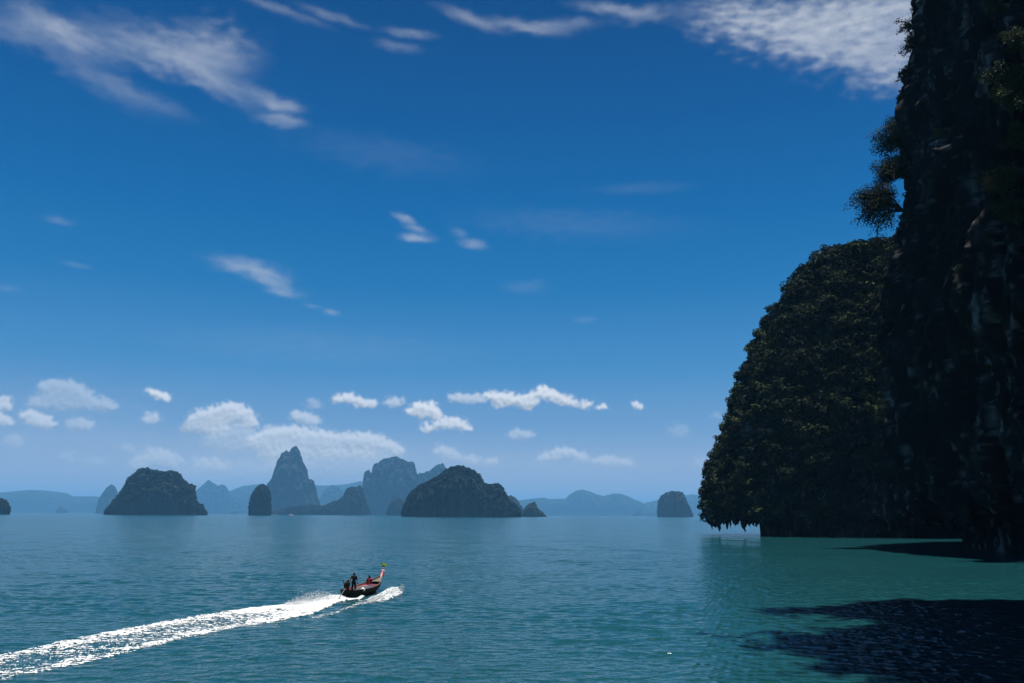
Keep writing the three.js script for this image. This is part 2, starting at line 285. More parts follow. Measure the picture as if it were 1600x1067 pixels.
// a steep headland: the outline gives how far it reaches to the left at each height
{
  const outline = [[838, 1182], [822, 1181], [816, 1180], [813.5, 1140], [811, 1112], [804, 1099], [790, 1094], [770, 1092], [745, 1097], [705, 1108], [655, 1128], [612, 1144], [570, 1160], [530, 1178], [500, 1186], [470, 1206], [440, 1230], [415, 1250], [400, 1275], [393, 1310]];
  const DZ = 345, left = outline.map(([py, px]) => { const p = at(px, py, DZ); return [Math.max(p.y, -1), p.x + 6.5 - 2 * sst(20, 4, p.y)]; }).sort((a, b) => a[0] - b[0]);
  const topY = at(1320, 400, DZ).y, CX = 176, CZ = -348, zBase = -309;
  const root = new THREE.Group(); root.name = 'headland'; root.position.set(CX, 0, CZ); scene.add(root);
  tag(root, 'tall scrub covered limestone headland with an undercut foot, behind the bare dark cliff', 'cliff', null, 'structure');
  const NU = 420, NV = 250, pts = [];
  const g = gridGeo(NU, NV, (i, j) => {
    const a = Math.PI * (0.62 + 1.0 * i / NU), y = j < 214 ? lerp(-1.5, topY, j / 214) : topY;           // from the back left round by the front to the right
    const close = j < 214 ? 1 : 1 - (j - 214) / 36, yy = j < 214 ? y : topY + 2.5 * Math.sin((1 - close) * Math.PI / 2);
    let ax = CX - interp(left, y), az = -CZ + zBase;
    const rise = clamp(y / topY, 0, 1), notch = (1 - sst(3.4, 7.5, y + 2.2 * n2(i / 9, 3))) * sst(-2, 3, 8);
    az = lerp(46, 20, Math.pow(rise, 2.4)) - notch * 9;
    ax *= close; az *= close;
    const c = Math.cos(a), s = Math.sin(a), n = 2 / 2.5;
    let x = CX + ax * Math.sign(c) * Math.pow(Math.abs(c), n), z = CZ - az * Math.sign(-s) * Math.pow(Math.abs(s), n) * -1;
    z = CZ + az * Math.sign(s) * Math.pow(Math.abs(s), n) * -1;
    x = CX + ax * Math.sign(c) * Math.pow(Math.abs(c), n);
    z = CZ + (s < 0 ? az : -az) * Math.pow(Math.abs(s), n);
    const d = fbm3(x / 22, y / 30, z / 22, 4) * lerp(7, 2.5, sst(-.2, -.8, c)) * sst(0, 25, y) + (ridge(x / 7, y / 32, z / 7) - 0.5) * 2.4 + fbm3(x / 3, y / 5, z / 3, 3) * 1.1 - sst(10, 25, y) * sst(.25, .65, n3(x / 13 + 3, y / 70, z / 13)) * 4.5 + sst(8, 20, y) * (2.2 * n3(x / 9, y / 9, z / 9) + 1.2 * n3(x / 4, y / 4, z / 4)), k = close * (y < 14 ? 0.55 : 1);
    const p = new THREE.Vector3(x - CX + c * d * k, yy + fbm2(x / 9, z / 9, 3) * 3 * (j >= 200 ? 1 : 0), z - CZ - s * d * k);
    pts.push(p);
    return p;
  }, (i, j, p) => rockColor([p[0] + CX, p[1], p[2] + CZ]));
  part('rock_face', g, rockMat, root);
  const R = rng(41), spots = [], nn = g.attributes.normal;
  const cells = new Map(), key = (x, y, z) => `${Math.floor(x / 3)},${Math.floor(y / 3)},${Math.floor(z / 3)}`;
  for (let k = 0; k < 120000; k++) {
    const id = Math.floor(R() * pts.length), p = pts[id], hy = p.y / topY;
    if (p.y < 7 || p.z < -30) continue;
    const bare = fbm3((p.x + CX) / 12, p.y / 30, p.z / 12, 3), cover = 0.55 + 0.6 * hy + (p.x < -60 + 40 * hy ? 0.35 : 0) + bare * 1.6 - 0.6 * sst(52, 18, p.y) * sst(-78, -66, p.x);
    if (cover < 0.6) continue;
    const r = (1.1 + 2.7 * Math.pow(R(), 1.7)) * (hy > 0.93 ? 1.15 : 1), b = key(p.x, p.y, p.z), list = cells.get(b) ?? [];
    if (list.some((o) => Math.hypot(o[0] - p.x, o[1] - p.y, o[2] - p.z) < (o[3] + r) * 0.62)) continue;
    const i = id * 3, out = 0.35 * r;
    list.push([p.x, p.y, p.z, r]); cells.set(b, list);
    spots.push([p.x + nn.array[i] * out, p.y + nn.array[i + 1] * out, p.z + nn.array[i + 2] * out, r]);
  }
  scrub('scrub', spots, root, GREENS, 42);
  let q = 0;
  for (const [px, py, r, len] of [[1102, 818, 1.3, 4], [1106, 820, 1.8, 5], [1112, 819, 1.5, 4.5], [1126, 819, 1.7, 4], [1131, 821.5, 1.6, 5], [1135, 818, 1.4, 4], [1142, 818.5, .7, 3], [1150, 819, 1.3, 4], [1156, 822, 1.6, 5], [1163, 822, 1.4, 5], [1168, 822.5, 1.5, 5], [1174, 821, 1.6, 5], [1179, 823, 1.5, 5]]) {
    const p = at(px, py, 333); stalactite(root, p.x + 1, p.y + len - .2, p.z, r, len, 300 + q++);
  }
  for (let k = 0; k < 46; k++) {                  // along the front lip of the notch
    const i = Math.floor(NU * (.30 + .55 * R())), j = Math.round((6 + 2.5 * R() + 1.5) / (topY + 1.5) * 214), p = pts[j * (NU + 1) + i], len = 2 + 3.5 * R();
    stalactite(root, p.x + CX - nn.array[(j * (NU + 1) + i) * 3] * .6, p.y, p.z + CZ - .6, .7 + 1.2 * R(), len, 340 + k);
  }
}
// the big bare cliff: a wall that follows a line on the water
function wall(name, label, o) {
  const curve = new THREE.CatmullRomCurve3(o.line.map(([x, z]) => new THREE.Vector3(x, 0, z)), false, 'centripetal'), L = curve.getLength();
  const NU = Math.round(L / o.step), NV = Math.round(o.height / o.step), C = curve.getSpacedPoints(NU), T = [];
  for (let i = 0; i <= NU; i++) { const t = curve.getTangentAt(i / NU); T.push(new THREE.Vector3(o.side * t.z, 0, -o.side * t.x)); }   // outward
  const root = new THREE.Group(); root.name = name; scene.add(root);
  tag(root, label, 'cliff', null, 'structure');
  const pts = [];
  const g = gridGeo(NU, NV + 1, (i, j) => {
    const y = j > NV ? o.height : lerp(-1.5, o.height, j / NV), c = C[i], n = T[i];
    const d = (j > NV ? -45 : o.reach(y, i / NU, c)) + fbm3(c.x / 26, y / 38, c.z / 26, 4) * (o.lumps ?? 4.5) * sst(2, 30, y) + (ridge(c.x / 6.5, y / 34, c.z / 6.5) - 0.55) * 3.4 * sst(3, 10, y) + (ridge(c.x / 2.2 + 9, y / 13, c.z / 2.2) - .5) * 1.7 + (o.crag ?? 0) * sst(3, 9, y) * ((ridge(c.x / 5.2 + 3, y / 30, c.z / 5.2) - .6) * 2.4 + (ridge(c.x / 13, y / 60 + 4, c.z / 13) - .6) * 3.0 + fbm3(c.x / 7, y / 14, c.z / 7, 4) * 1.2 + (ridge(c.x / 1.1, y / 9, c.z / 1.1) - .5) * .8 - sst(.35, .6, n3(c.x / 6 + 8, y / 19, c.z / 6)) * 2.4) + fbm3(c.x / 2.4, y / 3.6, c.z / 2.4, 3) * 0.9 * sst(1, 6, y);
    const p = new THREE.Vector3(c.x + n.x * d, y, c.z + n.z * d);
    pts.push(p); p.n = n;
    return p;
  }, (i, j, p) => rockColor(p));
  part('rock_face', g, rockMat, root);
  return { root, pts, NU, NV };
}
const big = wall('limestone_cliff', 'sheer dark limestone cliff rising out of the picture on the right, nearly bare', {
  line: [[190, -300], [138, -262], [104, -228], [93.5, -204], [91, -182], [92, -165], [98, -148], [112, -133], [140, -124], [200, -122]], side: -1, height: 172, step: 0.47, crag: 1,
  reach: (y, u, c) => -(1 - sst(4.5, 9.5, y + 3 * n2(u * 40, 1))) * (12 + 4 * n2(u * 9, 7)) - Math.max(0, y - 62) * 0.145 + 2.5 * sst(12, 30, y) * sst(70, 45, y) });
{
  const R = rng(61), spots = [];
  for (let k = 0; k < 16000; k++) {
    const p = big.pts[Math.floor(R() * big.pts.length)];
    if (p.y < 24) continue;
    const f = fbm3(p.x / 16 + 7, p.y / 14, p.z / 16, 3), right = sst(-172, -150, p.z), corner = p.z < -203 && p.y > 40 ? 0.35 : 0;
    if (R() > (f > 0.12 ? 0.16 : 0.004) + corner * 0.5 + right * (p.y > 60 ? 0.25 : 0.03)) continue;
    spots.push([p.x + p.n.x * .3, p.y, p.z + p.n.z * .3, 0.7 + 1.5 * R() * R()]);
  }
  scrub('scrub', spots, big.root, GREENS, 62);
  for (let k = 0; k < 26; k++) {
    const i = Math.floor((0.30 + 0.42 * R()) * big.NU), j = Math.floor((9 + 3 * R()) / 172 * big.NV), p = big.pts[j * (big.NU + 1) + i];
    stalactite(big.root, p.x, p.y, p.z, 0.9 + R() * 1.4, 2.5 + R() * 4, 400 + k);
  }
}
// the overhanging cliff beside the viewer, out of the picture: its shade falls on the water at the lower right
{
  const lip = [[-84, 60], [-80, 60], [-77, 45], [-72, 37], [-70, 35], [-66, 39], [-62, 37], [-56, 27], [-53, 27.5], [-48, 30], [-42, 29.5], [-33, 27.5], [-22, 26], [-8, 40], [10, 60]];     // how far the roof of rock leans out over the water
  const near = wall('overhanging_cliff', 'overhanging cliff close by on the right, seen by the shade it throws on the water', {
    line: [[130, -96], [90, -92], [64, -84], [60, -76], [60, -50], [60, -20], [62, -5], [75, 15]], side: -1, height: 104, step: 0.9, lumps: 1.5,
    reach: (y, u, c) => sst(58, 68, y) * (60 - interp(lip, c.z) + 1.2 * n2(c.z / 3, 2)) - Math.max(0, y - 80) * .9 });
  const R = rng(71), spots = [];
  for (let k = 0; k < 4200; k++) { const p = near.pts[Math.floor(R() * near.pts.length)]; if (p.y > 68 && R() < 0.5) spots.push([p.x + p.n.x * .6, p.y, p.z + p.n.z * .6, 0.9 + R()]); }
  for (let k = 0; k < 800; k++) { const z = -77 + 67 * R(), out = 9 * R() * R(); spots.push([interp(lip, z) + 1.5 - out, 66 + 9 * R(), z + (R() - .5) * 3, 0.35 + 0.8 * R() * R()]); }  // unseen leaf clumps past the lip, added to dapple the edge of its shade
  scrub('scrub', spots, near.root, GREENS, 72);
}
// bushes that hang on the big cliff, one by one
const barkMat = std(.06, .05, .04);
function bush(px, py, z, r, label, o = {}) {
  const root = new THREE.Group(); root.name = numbered('cliff_bush'); scene.add(root);
  const foot = at(px, py, z); root.position.copy(foot);
  tag(root, label, 'bush', 'bushes hanging on the bare cliff');
  const R = rng(900 + Math.round(px + py)), tips = [], limbs = [], dir = o.dir ?? [-1, .25, .4];
  for (let k = 0; k < (o.limbs ?? 9); k++) {
    const d = new THREE.Vector3(dir[0] + (R() - .5) * 1.5, dir[1] + (R() - .5) * 1.5, dir[2] + (R() - .5) * 1.5).normalize(), len = r * (0.55 + 0.75 * R()), mid = d.clone().multiplyScalar(len * .5).add(new THREE.Vector3(0, len * .12, 0)), end = d.clone().multiplyScalar(len).add(new THREE.Vector3(0, -len * (o.droop ?? .15) * R(), 0));
    const c = new THREE.CatmullRomCurve3([new THREE.Vector3(-dir[0] * r * .5, -r * .15, -dir[2] * r * .5), mid, end]);
    limbs.push(new THREE.TubeGeometry(c, 8, 0.05 + .012 * r, 5)); tips.push(c);
  }
  limbs.forEach((l) => part('branch', l, barkMat, root));
  const leaves = leafSoup(o.leaves ?? 900, (Q) => {
    const c = tips[Math.floor(Q() * tips.length)], t = o.full ? 0.4 + 0.6 * Q() : 0.35 + 0.65 * Math.sqrt(Q()), p = c.getPoint(t), s = r * (o.full ? .42 * (1.15 - .45 * t) : 0.34 * (1.1 - .4 * t)), a = Q() * 6.283, e = Q() * 2 - 1, h = Math.sqrt(1 - e * e), out = new THREE.Vector3(Math.cos(a) * h, e * .8 + .2, Math.sin(a) * h);
    return [p.addScaledVector(out, s * (o.loose ? Q() * 1.4 : .5 + .5 * Q())), out];
  }, 950 + Math.round(px), o.leaf ?? 0.26);
  const g = o.green ?? [.014, .024, .009];
  const col = new Float32Array(leaves.attributes.position.count * 3);
  for (let i = 0; i < col.length; i += 18) { const b = .6 + .9 * R(), y = R() * .35; for (let k = 0; k < 18; k += 3) { col[i + k] = g[0] * b * (1 + y); col[i + k + 1] = g[1] * b; col[i + k + 2] = g[2] * b; } }
  leaves.setAttribute('color', new THREE.BufferAttribute(col, 3));
  part('foliage', leaves, new THREE.MeshPhysicalMaterial({ vertexColors: true, roughness: .75, specularIntensity: .2, side: THREE.DoubleSide }), root);
  return root;
}
bush(1428, 45, 214, 4.2, 'sparse bush with loose twigs, highest on the edge of the bare cliff against the cloud', { limbs: 12, leaves: 620, loose: true });
bush(1436, 75, 212, 4.6, 'broad leaved bush on the cliff edge below the sparse topmost bush', { limbs: 14, leaves: 1500, loose: true });
bush(1426, 128, 212, 4.0, 'twiggy bush low on the clouded stretch of the cliff edge', { limbs: 14, leaves: 520, loose: true, leaf: .22 });
bush(1416, 222, 210, 6.2, 'dense round bush on the cliff edge with a bare twig sticking out', { limbs: 18, leaves: 6000, full: true });
bush(1408, 275, 208, 6.0, 'narrow bush hanging between the twigged bush and the drooping one', { limbs: 16, leaves: 5400, droop: .5, full: true });
bush(1392, 322, 206, 7.6, 'drooping bush that stands out farthest from the cliff edge, above the headland', { limbs: 26, leaves: 9000, droop: .6, dir: [-1, 0, .2], full: true });
bush(1597, 78, 150, 5.2, 'upper leafy bush at the right border of the picture, sunlit on top', { limbs: 13, leaves: 2200, dir: [-.7, .3, 1], green: [.032, .052, .016] });
bush(1578, 165, 152, 6.6, 'largest leafy bush on the right of the cliff, flecked with sun', { limbs: 16, leaves: 3400, dir: [-.7, .3, 1], green: [.032, .052, .016] });
bush(1596, 225, 150, 5.0, 'leafy bush beneath the largest bush at the right border', { limbs: 12, leaves: 1900, dir: [-.7, .2, 1], green: [.028, .046, .014] });
bush(1566, 300, 154, 5.4, 'loose yellowish bush low on the right part of the cliff', { limbs: 14, leaves: 1500, dir: [-.7, .2, 1], green: [.045, .060, .016], loose: true });
bush(1592, 345, 152, 5.2, 'lowest dark bush at the right border of the cliff', { limbs: 12, leaves: 1500, dir: [-.7, .2, 1], green: [.035, .05, .02] });
{
  const a = at(1396, 196, 208), b = at(1352, 217, 206), c = new THREE.CatmullRomCurve3([a.clone().add(new THREE.Vector3(3, 0, 0)), a, a.clone().lerp(b, .5).add(new THREE.Vector3(0, 1.0, 0)), b]);
  const t = top('bare_twig', new THREE.TubeGeometry(c, 16, .09, 5), barkMat);
  tag(t, 'thin bare twig arching out from the cliff edge into the blue sky', 'twig');
}

// ---------- the far islands ----------
const islandMat = new THREE.MeshPhysicalMaterial({ vertexColors: true, roughness: 0.95, specularIntensity: 0.25 });
function island(name, label, near, outline, o = {}) {
  const dist = near * (near < 3100 ? FAR * .62 : near < 3900 ? FAR * .82 : near < 5400 ? FAR * .88 : near > 7900 ? 9500 * FAR / 18000 * (0.75 + 0.25 * near / 18000) / (near / 18000) : FAR);
  const line = outline.map(([px, py]) => { const p = at(px, py, dist); return [p.x, Math.max(0, p.y)]; });
  line[0][1] = 0; line[line.length - 1][1] = 0;
  const x0 = line[0][0], x1 = line[line.length - 1][0], W = x1 - x0, hMax = Math.max(2, ...line.map((p) => p[1])), cx = (x0 + x1) / 2, pix = dist / FOCAL;
  const NU = clamp(Math.round(W / pix / 0.8), 14, 340), NV = clamp(Math.round(hMax / pix * (o.fine ?? 1.5)), 14, 150), dz = (o.deep ?? 0.42) * Math.min(W, hMax * 3.2), seed = o.seed ?? Math.abs(outline[0][0]) * 0.37;
  const root = new THREE.Group(); root.name = numbered(name); root.position.set(cx, 0, -dist); root.rotation.y = Math.atan2(-cx, dist); scene.add(root);
  const narrow = Math.cos(root.rotation.y);
  tag(root, label, o.category ?? 'island', null, 'structure');
  const pts = [];
  const g = gridGeo(NU, NV, (i, j) => {
    const u = i / NU, x = lerp(x0, x1, 0.5 - 0.5 * Math.cos(Math.PI * (0.12 + 0.76 * u)) / Math.cos(Math.PI * 0.12)), ph = Math.PI * j / NV, S = Math.pow(Math.max(0, Math.sin(ph)), o.steep ?? 0.5), Cc = Math.cos(ph);
    const h = Math.max(0, interp(line, x)), e = (o.soft ? 0.3 : 1) * clamp(h / (hMax * .3), 0, 1);
    const Z = dz * (0.25 + 0.75 * Math.sqrt(h / hMax)), sc = Math.max(hMax * .16, pix * 7);
    const wob = fbm3(x / sc, h * S / sc * .6, Z * Cc / sc + seed, 4), gul = ridge(x / sc * 1.3 + seed, h * S / sc * .9, Cc * 1.5) - .5;
    const fine = fbm3(x / pix / 5, h * S / pix / 5, Z * Cc / pix / 5, 3);
    let y = h * S + e * S * (wob * hMax * .03 + fine * pix * 1.6), z = Z * Math.sign(Cc) * Math.pow(Math.abs(Cc), .7) + e * (wob * 0.34 + gul * .08 + (Math.abs(n3(x / sc * 2.3, h * S / sc * 1.6, seed)) - .3) * .12) * dz * S;
    if (j === 0 || j === NV) y = -3;
    const p = new THREE.Vector3((x - cx) * narrow + e * fine * pix * 1.2, y, z);
    pts.push(p);
    return p;
  }, (i, j, p, n) => {
    const f = fbm3((p[0] + cx) / (hMax * .12), p[1] / (hMax * .12), p[2] / (hMax * .12) + seed, 4), green = sst(-.25, .35, n[1] * .9 - .28 + f * 1.2 + (o.green ?? 0)), v = .055 + .04 * fbm3(p[0] / pix / 6, p[1] / pix / 20, p[2] / pix / 6, 3) + .04 * f;
    const b = .8 + .5 * fbm3((p[0] + 9) / pix / 4, p[1] / pix / 4, p[2] / pix / 4, 2);
    return [lerp(v * .62, .012 * b, green), lerp(v * .6, .021 * b, green), lerp(v * .55, .009 * b, green)];
  });
  part('slope', g, islandMat, root);
  if (o.trees) {
    const R = rng(Math.round(dist)), spots = [];
    for (let k = 0; k < o.trees; k++) { const p = pts[Math.floor(R() * pts.length)]; if (p.y > pix * 3 && p.z > -dz * .2) spots.push([p.x, p.y, p.z, pix * (1.0 + 1.3 * R())]); }
    scrub('tree_cover', spots, root, GREENS, Math.round(dist) + 1);
  }
  return root;
}
// faint ranges, farthest first
island('hill_range', 'faint blue range of hills behind the islands at the left border', 13500, [[-150, 803], [-90, 785], [-60, 776], [3, 770], [47, 765.5], [65, 766], [87, 768], [105, 770.5], [113, 775], [147, 774.5], [158, 776], [230, 782], [300, 788], [340, 804]], { soft: true, category: 'hills', deep: .3 });
island('hill_range', 'palest range of hills, behind the tall pointed island', 17500, [[310, 804], [340, 784], [366, 768], [386, 760], [410, 757], [440, 760], [480, 757], [505, 759], [540, 757], [562, 752], [600, 752], [660, 760], [740, 776], [830, 792], [880, 806]], { soft: true, category: 'hills', deep: .3 });
island('hill_range', 'broad pale blue hill range behind the block shaped island', 12500, [[770, 806], [800, 783], [820, 780], [849, 777], [859, 779.5], [883, 779], [891, 771.5], [901, 766], [910.5, 764.6], [920, 767], [930, 771], [943, 775], [956.5, 771], [970, 771], [980, 775], [990.6, 780], [1001, 784], [1009, 789.5], [1022, 795], [1040, 806]], { soft: true, category: 'hills', deep: .3 });
island('hill_range', 'palest hill showing between the block shaped island and the headland', 18000, [[960, 806], [1000, 787], [1040, 778], [1080, 772], [1130, 776], [1180, 806]], { soft: true, category: 'hills', deep: .3 });
island('low_shore', 'thin line of low shore under the hills at the left border', 9500, [[-120, 802], [-60, 799], [20, 798.6], [70, 799], [130, 799.4], [170, 800], [240, 803]], { soft: true, category: 'shore', deep: .6 });
island('low_shore', 'thin line of low shore under the broad pale hills', 9800, [[840, 806], [860, 803.5], [900, 803], [950, 803.5], [1000, 803.6], [1050, 804], [1075, 807]], { soft: true, category: 'shore', deep: .6 });
island('island', 'hazy double peaked island behind the two nearer ones', 8200, [[290, 803], [297, 788], [304.5, 769], [312, 761], [319, 756], [325.5, 750], [332, 755], [338.6, 758.7], [349, 757.4], [354, 762.7], [359.6, 772], [363.5, 782], [373, 787.6], [385, 792], [398, 804]]);
island('island', 'small hazy rounded islet alone before the left hill range', 6500, [[85, 802], [88, 796], [91, 793], [95, 791.5], [101, 793], [104, 797], [107, 802]]);
island('island', 'hazy hooked islet beside the broad island on its left', 5600, [[148, 802], [150, 793], [153, 780], [160, 769], [167, 760], [173, 756.6], [178, 759], [182, 766], [187, 778], [195, 803]]);
island('island', 'dark islet cut by the left border', 2300, [[-24, 802], [-18, 788], [-8, 780.5], [2, 779], [9, 783], [12.5, 788], [14.5, 795], [15, 802]], { trees: 500 });
island('island', 'broad flat topped dark island standing left of the tall peak', 2700, [[163, 803], [168, 795], [184, 777], [193, 764], [201, 748], [210, 741.7], [216.5, 735], [226, 732.5], [231, 732.5], [236, 735.6], [247, 736.4], [258.5, 737.2], [265, 735.6], [275.6, 737.7], [282, 744.3], [290, 753.5], [294, 758.7], [299, 755.6], [304, 760], [304.8, 772], [306, 781], [310, 787.6], [316, 789], [319, 795.5], [326, 803]], { trees: 3200 });
island('island', 'tiny low islet between the hazy double peak and the tall island', 6000, [[360, 803.5], [363, 799], [366, 797.6], [369, 798], [373, 804]]);
island('island', 'hazy humps seen between the tall island and the green ridge', 7400, [[492, 805], [497, 788], [500, 777.5], [508, 764.5], [519, 758], [527.4, 761], [535.5, 767.7], [540, 777], [550, 805]]);
island('island', 'high flat massif of blue rock behind the green ridge', 4900, [[556, 805], [561, 785], [566, 768], [568, 751.5], [569.6, 738.5], [574.5, 734.6], [578.4, 738.5], [581, 740], [583.6, 725.5], [591, 722], [600.5, 718], [610, 715], [620, 714.4], [626.5, 719], [636, 720.6], [646, 722], [649, 733.6], [655, 752], [662, 780], [668, 806]]);
island('island', 'blue hill with a round summit behind the big near island', 5300, [[600, 806], [625, 765], [640, 752], [654, 741], [660.6, 740], [670, 737], [677, 730.4], [685, 725.5], [691.5, 725.5], [698, 732], [704.5, 742], [715, 760], [735, 806]]);
island('island', 'tallest island, a steep pointed tower of rock', 4500, [[396, 805], [404, 788], [411, 772], [417, 758], [425, 745], [433, 722], [439.6, 709], [446, 706], [451, 706], [455, 700.5], [459, 699], [464, 700], [467.5, 706], [472, 719], [475.4, 728.7], [478.6, 733.6], [482, 748], [488.4, 750], [491.6, 761], [496.5, 777.5], [500, 790], [503, 806]], { deep: .5, green: -.1 });
island('island', 'dark rounded stack at the left foot of the tall pointed island', 3000, [[387.5, 804], [389, 788], [391.5, 777.5], [396, 768], [400.6, 761], [409, 757], [417, 760.6], [420, 768], [422, 777], [422.8, 805]], { trees: 700, deep: .5 });
island('island', 'long low green ridge rising to a knob, in front of the tall island', 3700, [[418, 805], [436, 798], [452, 792], [480, 790], [503, 790.5], [515, 786], [530, 781], [537, 773], [541, 763], [548.5, 761], [558, 761], [561.5, 758], [566, 766], [571, 784], [578, 800], [581, 806]], { green: .3, trees: 900 });
island('island', 'small dark knoll against the left side of the big near island', 3500, [[603, 806], [607, 791], [612, 782], [620, 778.5], [630, 780], [636, 790], [642, 807]], { trees: 300 });
island('island', 'hazy shoulder showing behind the right slope of the big near island', 3300, [[780, 806], [787, 782], [791, 776], [797, 774], [804, 776], [810, 783], [816, 793], [821, 807]]);
island('island', 'big near island with dark wooded slopes and a stepped right end', 2350, [[628.5, 806.5], [631, 797], [633, 790.5], [641, 774], [647.6, 766], [659, 758], [672, 751.5], [685, 745], [698, 735], [707.7, 730.4], [717.5, 728.7], [727, 731], [734, 733.6], [742, 737], [750, 745], [755, 754.7], [761, 758], [773, 756], [782.5, 759.6], [789, 771], [794, 781], [802, 787], [810, 794], [814.5, 807]], { trees: 4200, green: .15 });
island('island', 'small peaked rock just off the stepped end of the big near island', 3050, [[815, 806], [818, 797], [820, 792], [828, 785.6], [836, 784], [839.4, 792], [844, 797], [850, 802], [855, 806.5]]);
island('island', 'tiny hazy cone left of the block shaped island', 7000, [[987, 806], [993, 800], [996, 797], [998.5, 795.6], [1002, 800], [1007, 807]]);
island('island', 'faint flat islet touching the block shaped island', 8500, [[1003, 807], [1006, 797], [1017, 793.6], [1026, 796], [1034, 807]]);
island('island', 'block shaped steep island alone near the headland', 3400, [[1027.5, 807], [1028, 795], [1028.8, 783], [1032.5, 776.5], [1040.5, 770], [1046, 768], [1056, 769], [1065.5, 769], [1069, 774], [1073, 784], [1078.6, 796], [1083.5, 807.5]], { steep: .38, deep: .5, trees: 500 });
island('sandbank', 'short pale strip of beach under the tall island', 2950, [[450, 806], [451.5, 804], [455, 803.4], [458, 804], [459.5, 806]], { soft: true, category: 'beach', deep: .8 }).children[0].material = std(.22, .20, .19);
island('sandbank', 'pale strip of beach next to the dark rounded stack', 2950, [[422, 806], [424, 804.6], [429, 804], [434, 804.4], [437, 806]], { soft: true, category: 'beach', deep: .8 }).children[0].material = std(.16, .145, .14);

// ---------- the boat ----------
const STERN = onSea(542, 934.5), HEAD = 1.395;
const boatPoint = (X, y, z) => new THREE.Vector3(STERN.x + X * Math.cos(HEAD) + z * Math.sin(HEAD), y, STERN.z - X * Math.sin(HEAD) + z * Math.cos(HEAD));
const TRIM = 0.035;
{
  const root = new THREE.Group(); root.name = 'longtail_boat'; root.position.set(STERN.x, 0.02, STERN.z); root.rotation.order = 'YXZ'; root.rotation.set(0.02, HEAD, TRIM); scene.add(root);
  tag(root, 'dark wooden longtail boat speeding away with coloured cloth on its high bow', 'boat');
  const L = 9.1, bt = [[0, .6], [.15, .76], [.4, .9], [.6, .86], [.75, .66], [.87, .38], [.95, .17], [1, .06]], gt = [[0, .66], [.2, .52], [.45, .46], [.62, .50], [.78, .64], [.9, .80], [.96, .92], [1, 1.08]], kt = [[0, -.3], [.6, -.32], [.78, -.16], [.9, .25], [1, .85]];
  const B = (t) => interp(bt, t), G = (t) => interp(gt, t), Kl = (t) => interp(kt, t);
  const shell = (inset) => gridGeo(60, 24, (i, j) => {
    const t = i / 60, v = j / 12 - 1, b = Math.max(.015, B(t) - inset), k = Kl(t) + inset * 1.2, g = G(t) + (inset ? 0.002 : 0);
    return new THREE.Vector3(L * t + (t > .9 ? (1 - Math.abs(v)) * -.25 * (t - .9) * 10 : 0), k + (g - k) * Math.pow(Math.abs(v), 1.5), b * Math.sign(v) * Math.pow(Math.abs(Math.sin(v * Math.PI / 2)), .75));
  });
  const hullMat = new THREE.MeshPhysicalMaterial({ color: rgb(.008, .006, .005), roughness: .7, specularIntensity: .25, side: THREE.DoubleSide }), inMat = std(.05, .035, .026, .75, { side: THREE.DoubleSide }), redMat = std(.30, .035, .045, .5), woodMat = std(.13, .10, .08, .75), darkMat = std(.004, .004, .004, .9);
  const hull = part('hull', shell(0), hullMat, root);
  part('inner_lining', shell(.06), inMat, root);
  const transom = new THREE.Shape(); transom.moveTo(0, -.3); for (const v of [.15, .3, .45, .6, .75, .9, 1]) transom.lineTo(.6 * Math.pow(Math.sin(v * Math.PI / 2), .75), -.3 + .96 * Math.pow(v, 1.5)); for (const v of [1, .9, .75, .6, .45, .3, .15]) transom.lineTo(-.6 * Math.pow(Math.sin(v * Math.PI / 2), .75), -.3 + .96 * Math.pow(v, 1.5));
  const tg = new THREE.ExtrudeGeometry(transom, { depth: .06, bevelEnabled: false }); tg.rotateY(-Math.PI / 2); tg.translate(.03, 0, 0);
  part('transom', tg, hullMat, root);
  for (const sd of [-1, 1]) {
    const edge = []; for (let i = 0; i <= 24; i++) { const t = i / 24; edge.push(new THREE.Vector3(L * t, G(t) + .015, sd * (B(t) - .02))); }
    part('gunwale', new THREE.TubeGeometry(new THREE.CatmullRomCurve3(edge), 60, .045, 6), std(.10, .072, .06, .65), root);
    for (const off of [.14, .27]) part('side_plank', gridGeo(24, 1, (i, j) => { const t = .2 + .46 * i / 24; return new THREE.Vector3(L * t, Math.min(G(t), .54) - .03 - off * .08, sd * (B(t) - off - j * .065)); }), new THREE.MeshStandardMaterial({ color: rgb(.26, .022, .034), roughness: .5, side: THREE.DoubleSide }), root);
  }
  const slab = (x0, x1, y, inset, th) => { const g = gridGeo(20, 6, (i, j) => { const t = lerp(x0, x1, i / 20) / L; return new THREE.Vector3(L * t, y(t) + .02 * Math.sin(j / 6 * Math.PI), (B(t) - inset) * (j / 3 - 1)); }); return g; };
  part('deck_mat', slab(2.3, 5.5, () => .44, .36, .03), new THREE.MeshStandardMaterial({ color: rgb(.032, .042, .075), roughness: .8, side: THREE.DoubleSide }), root);
  part('stern_deck', slab(.1, 2.4, () => .3, .1, .03), new THREE.MeshStandardMaterial({ color: rgb(.012, .010, .009), roughness: .9, side: THREE.DoubleSide }), root);
  part('foredeck', slab(7.3, 8.6, (t) => G(t) - .09, .07, .03), new THREE.MeshStandardMaterial({ color: rgb(.11, .088, .072), roughness: .8, side: THREE.DoubleSide }), root);
  for (const x of [5.7, 6.05]) { const g = new THREE.BoxGeometry(.22, .05, 2 * (B(x / L) - .06)); g.translate(x, .45, 0); part('thwart', g, x > 6 ? woodMat : redMat, root); }
  // the high stem and what is tied round it
  const foot = new THREE.Vector3(L - .02, .92, 0), tip = new THREE.Vector3(L + .40, 1.94, 0), up = tip.clone().sub(foot);
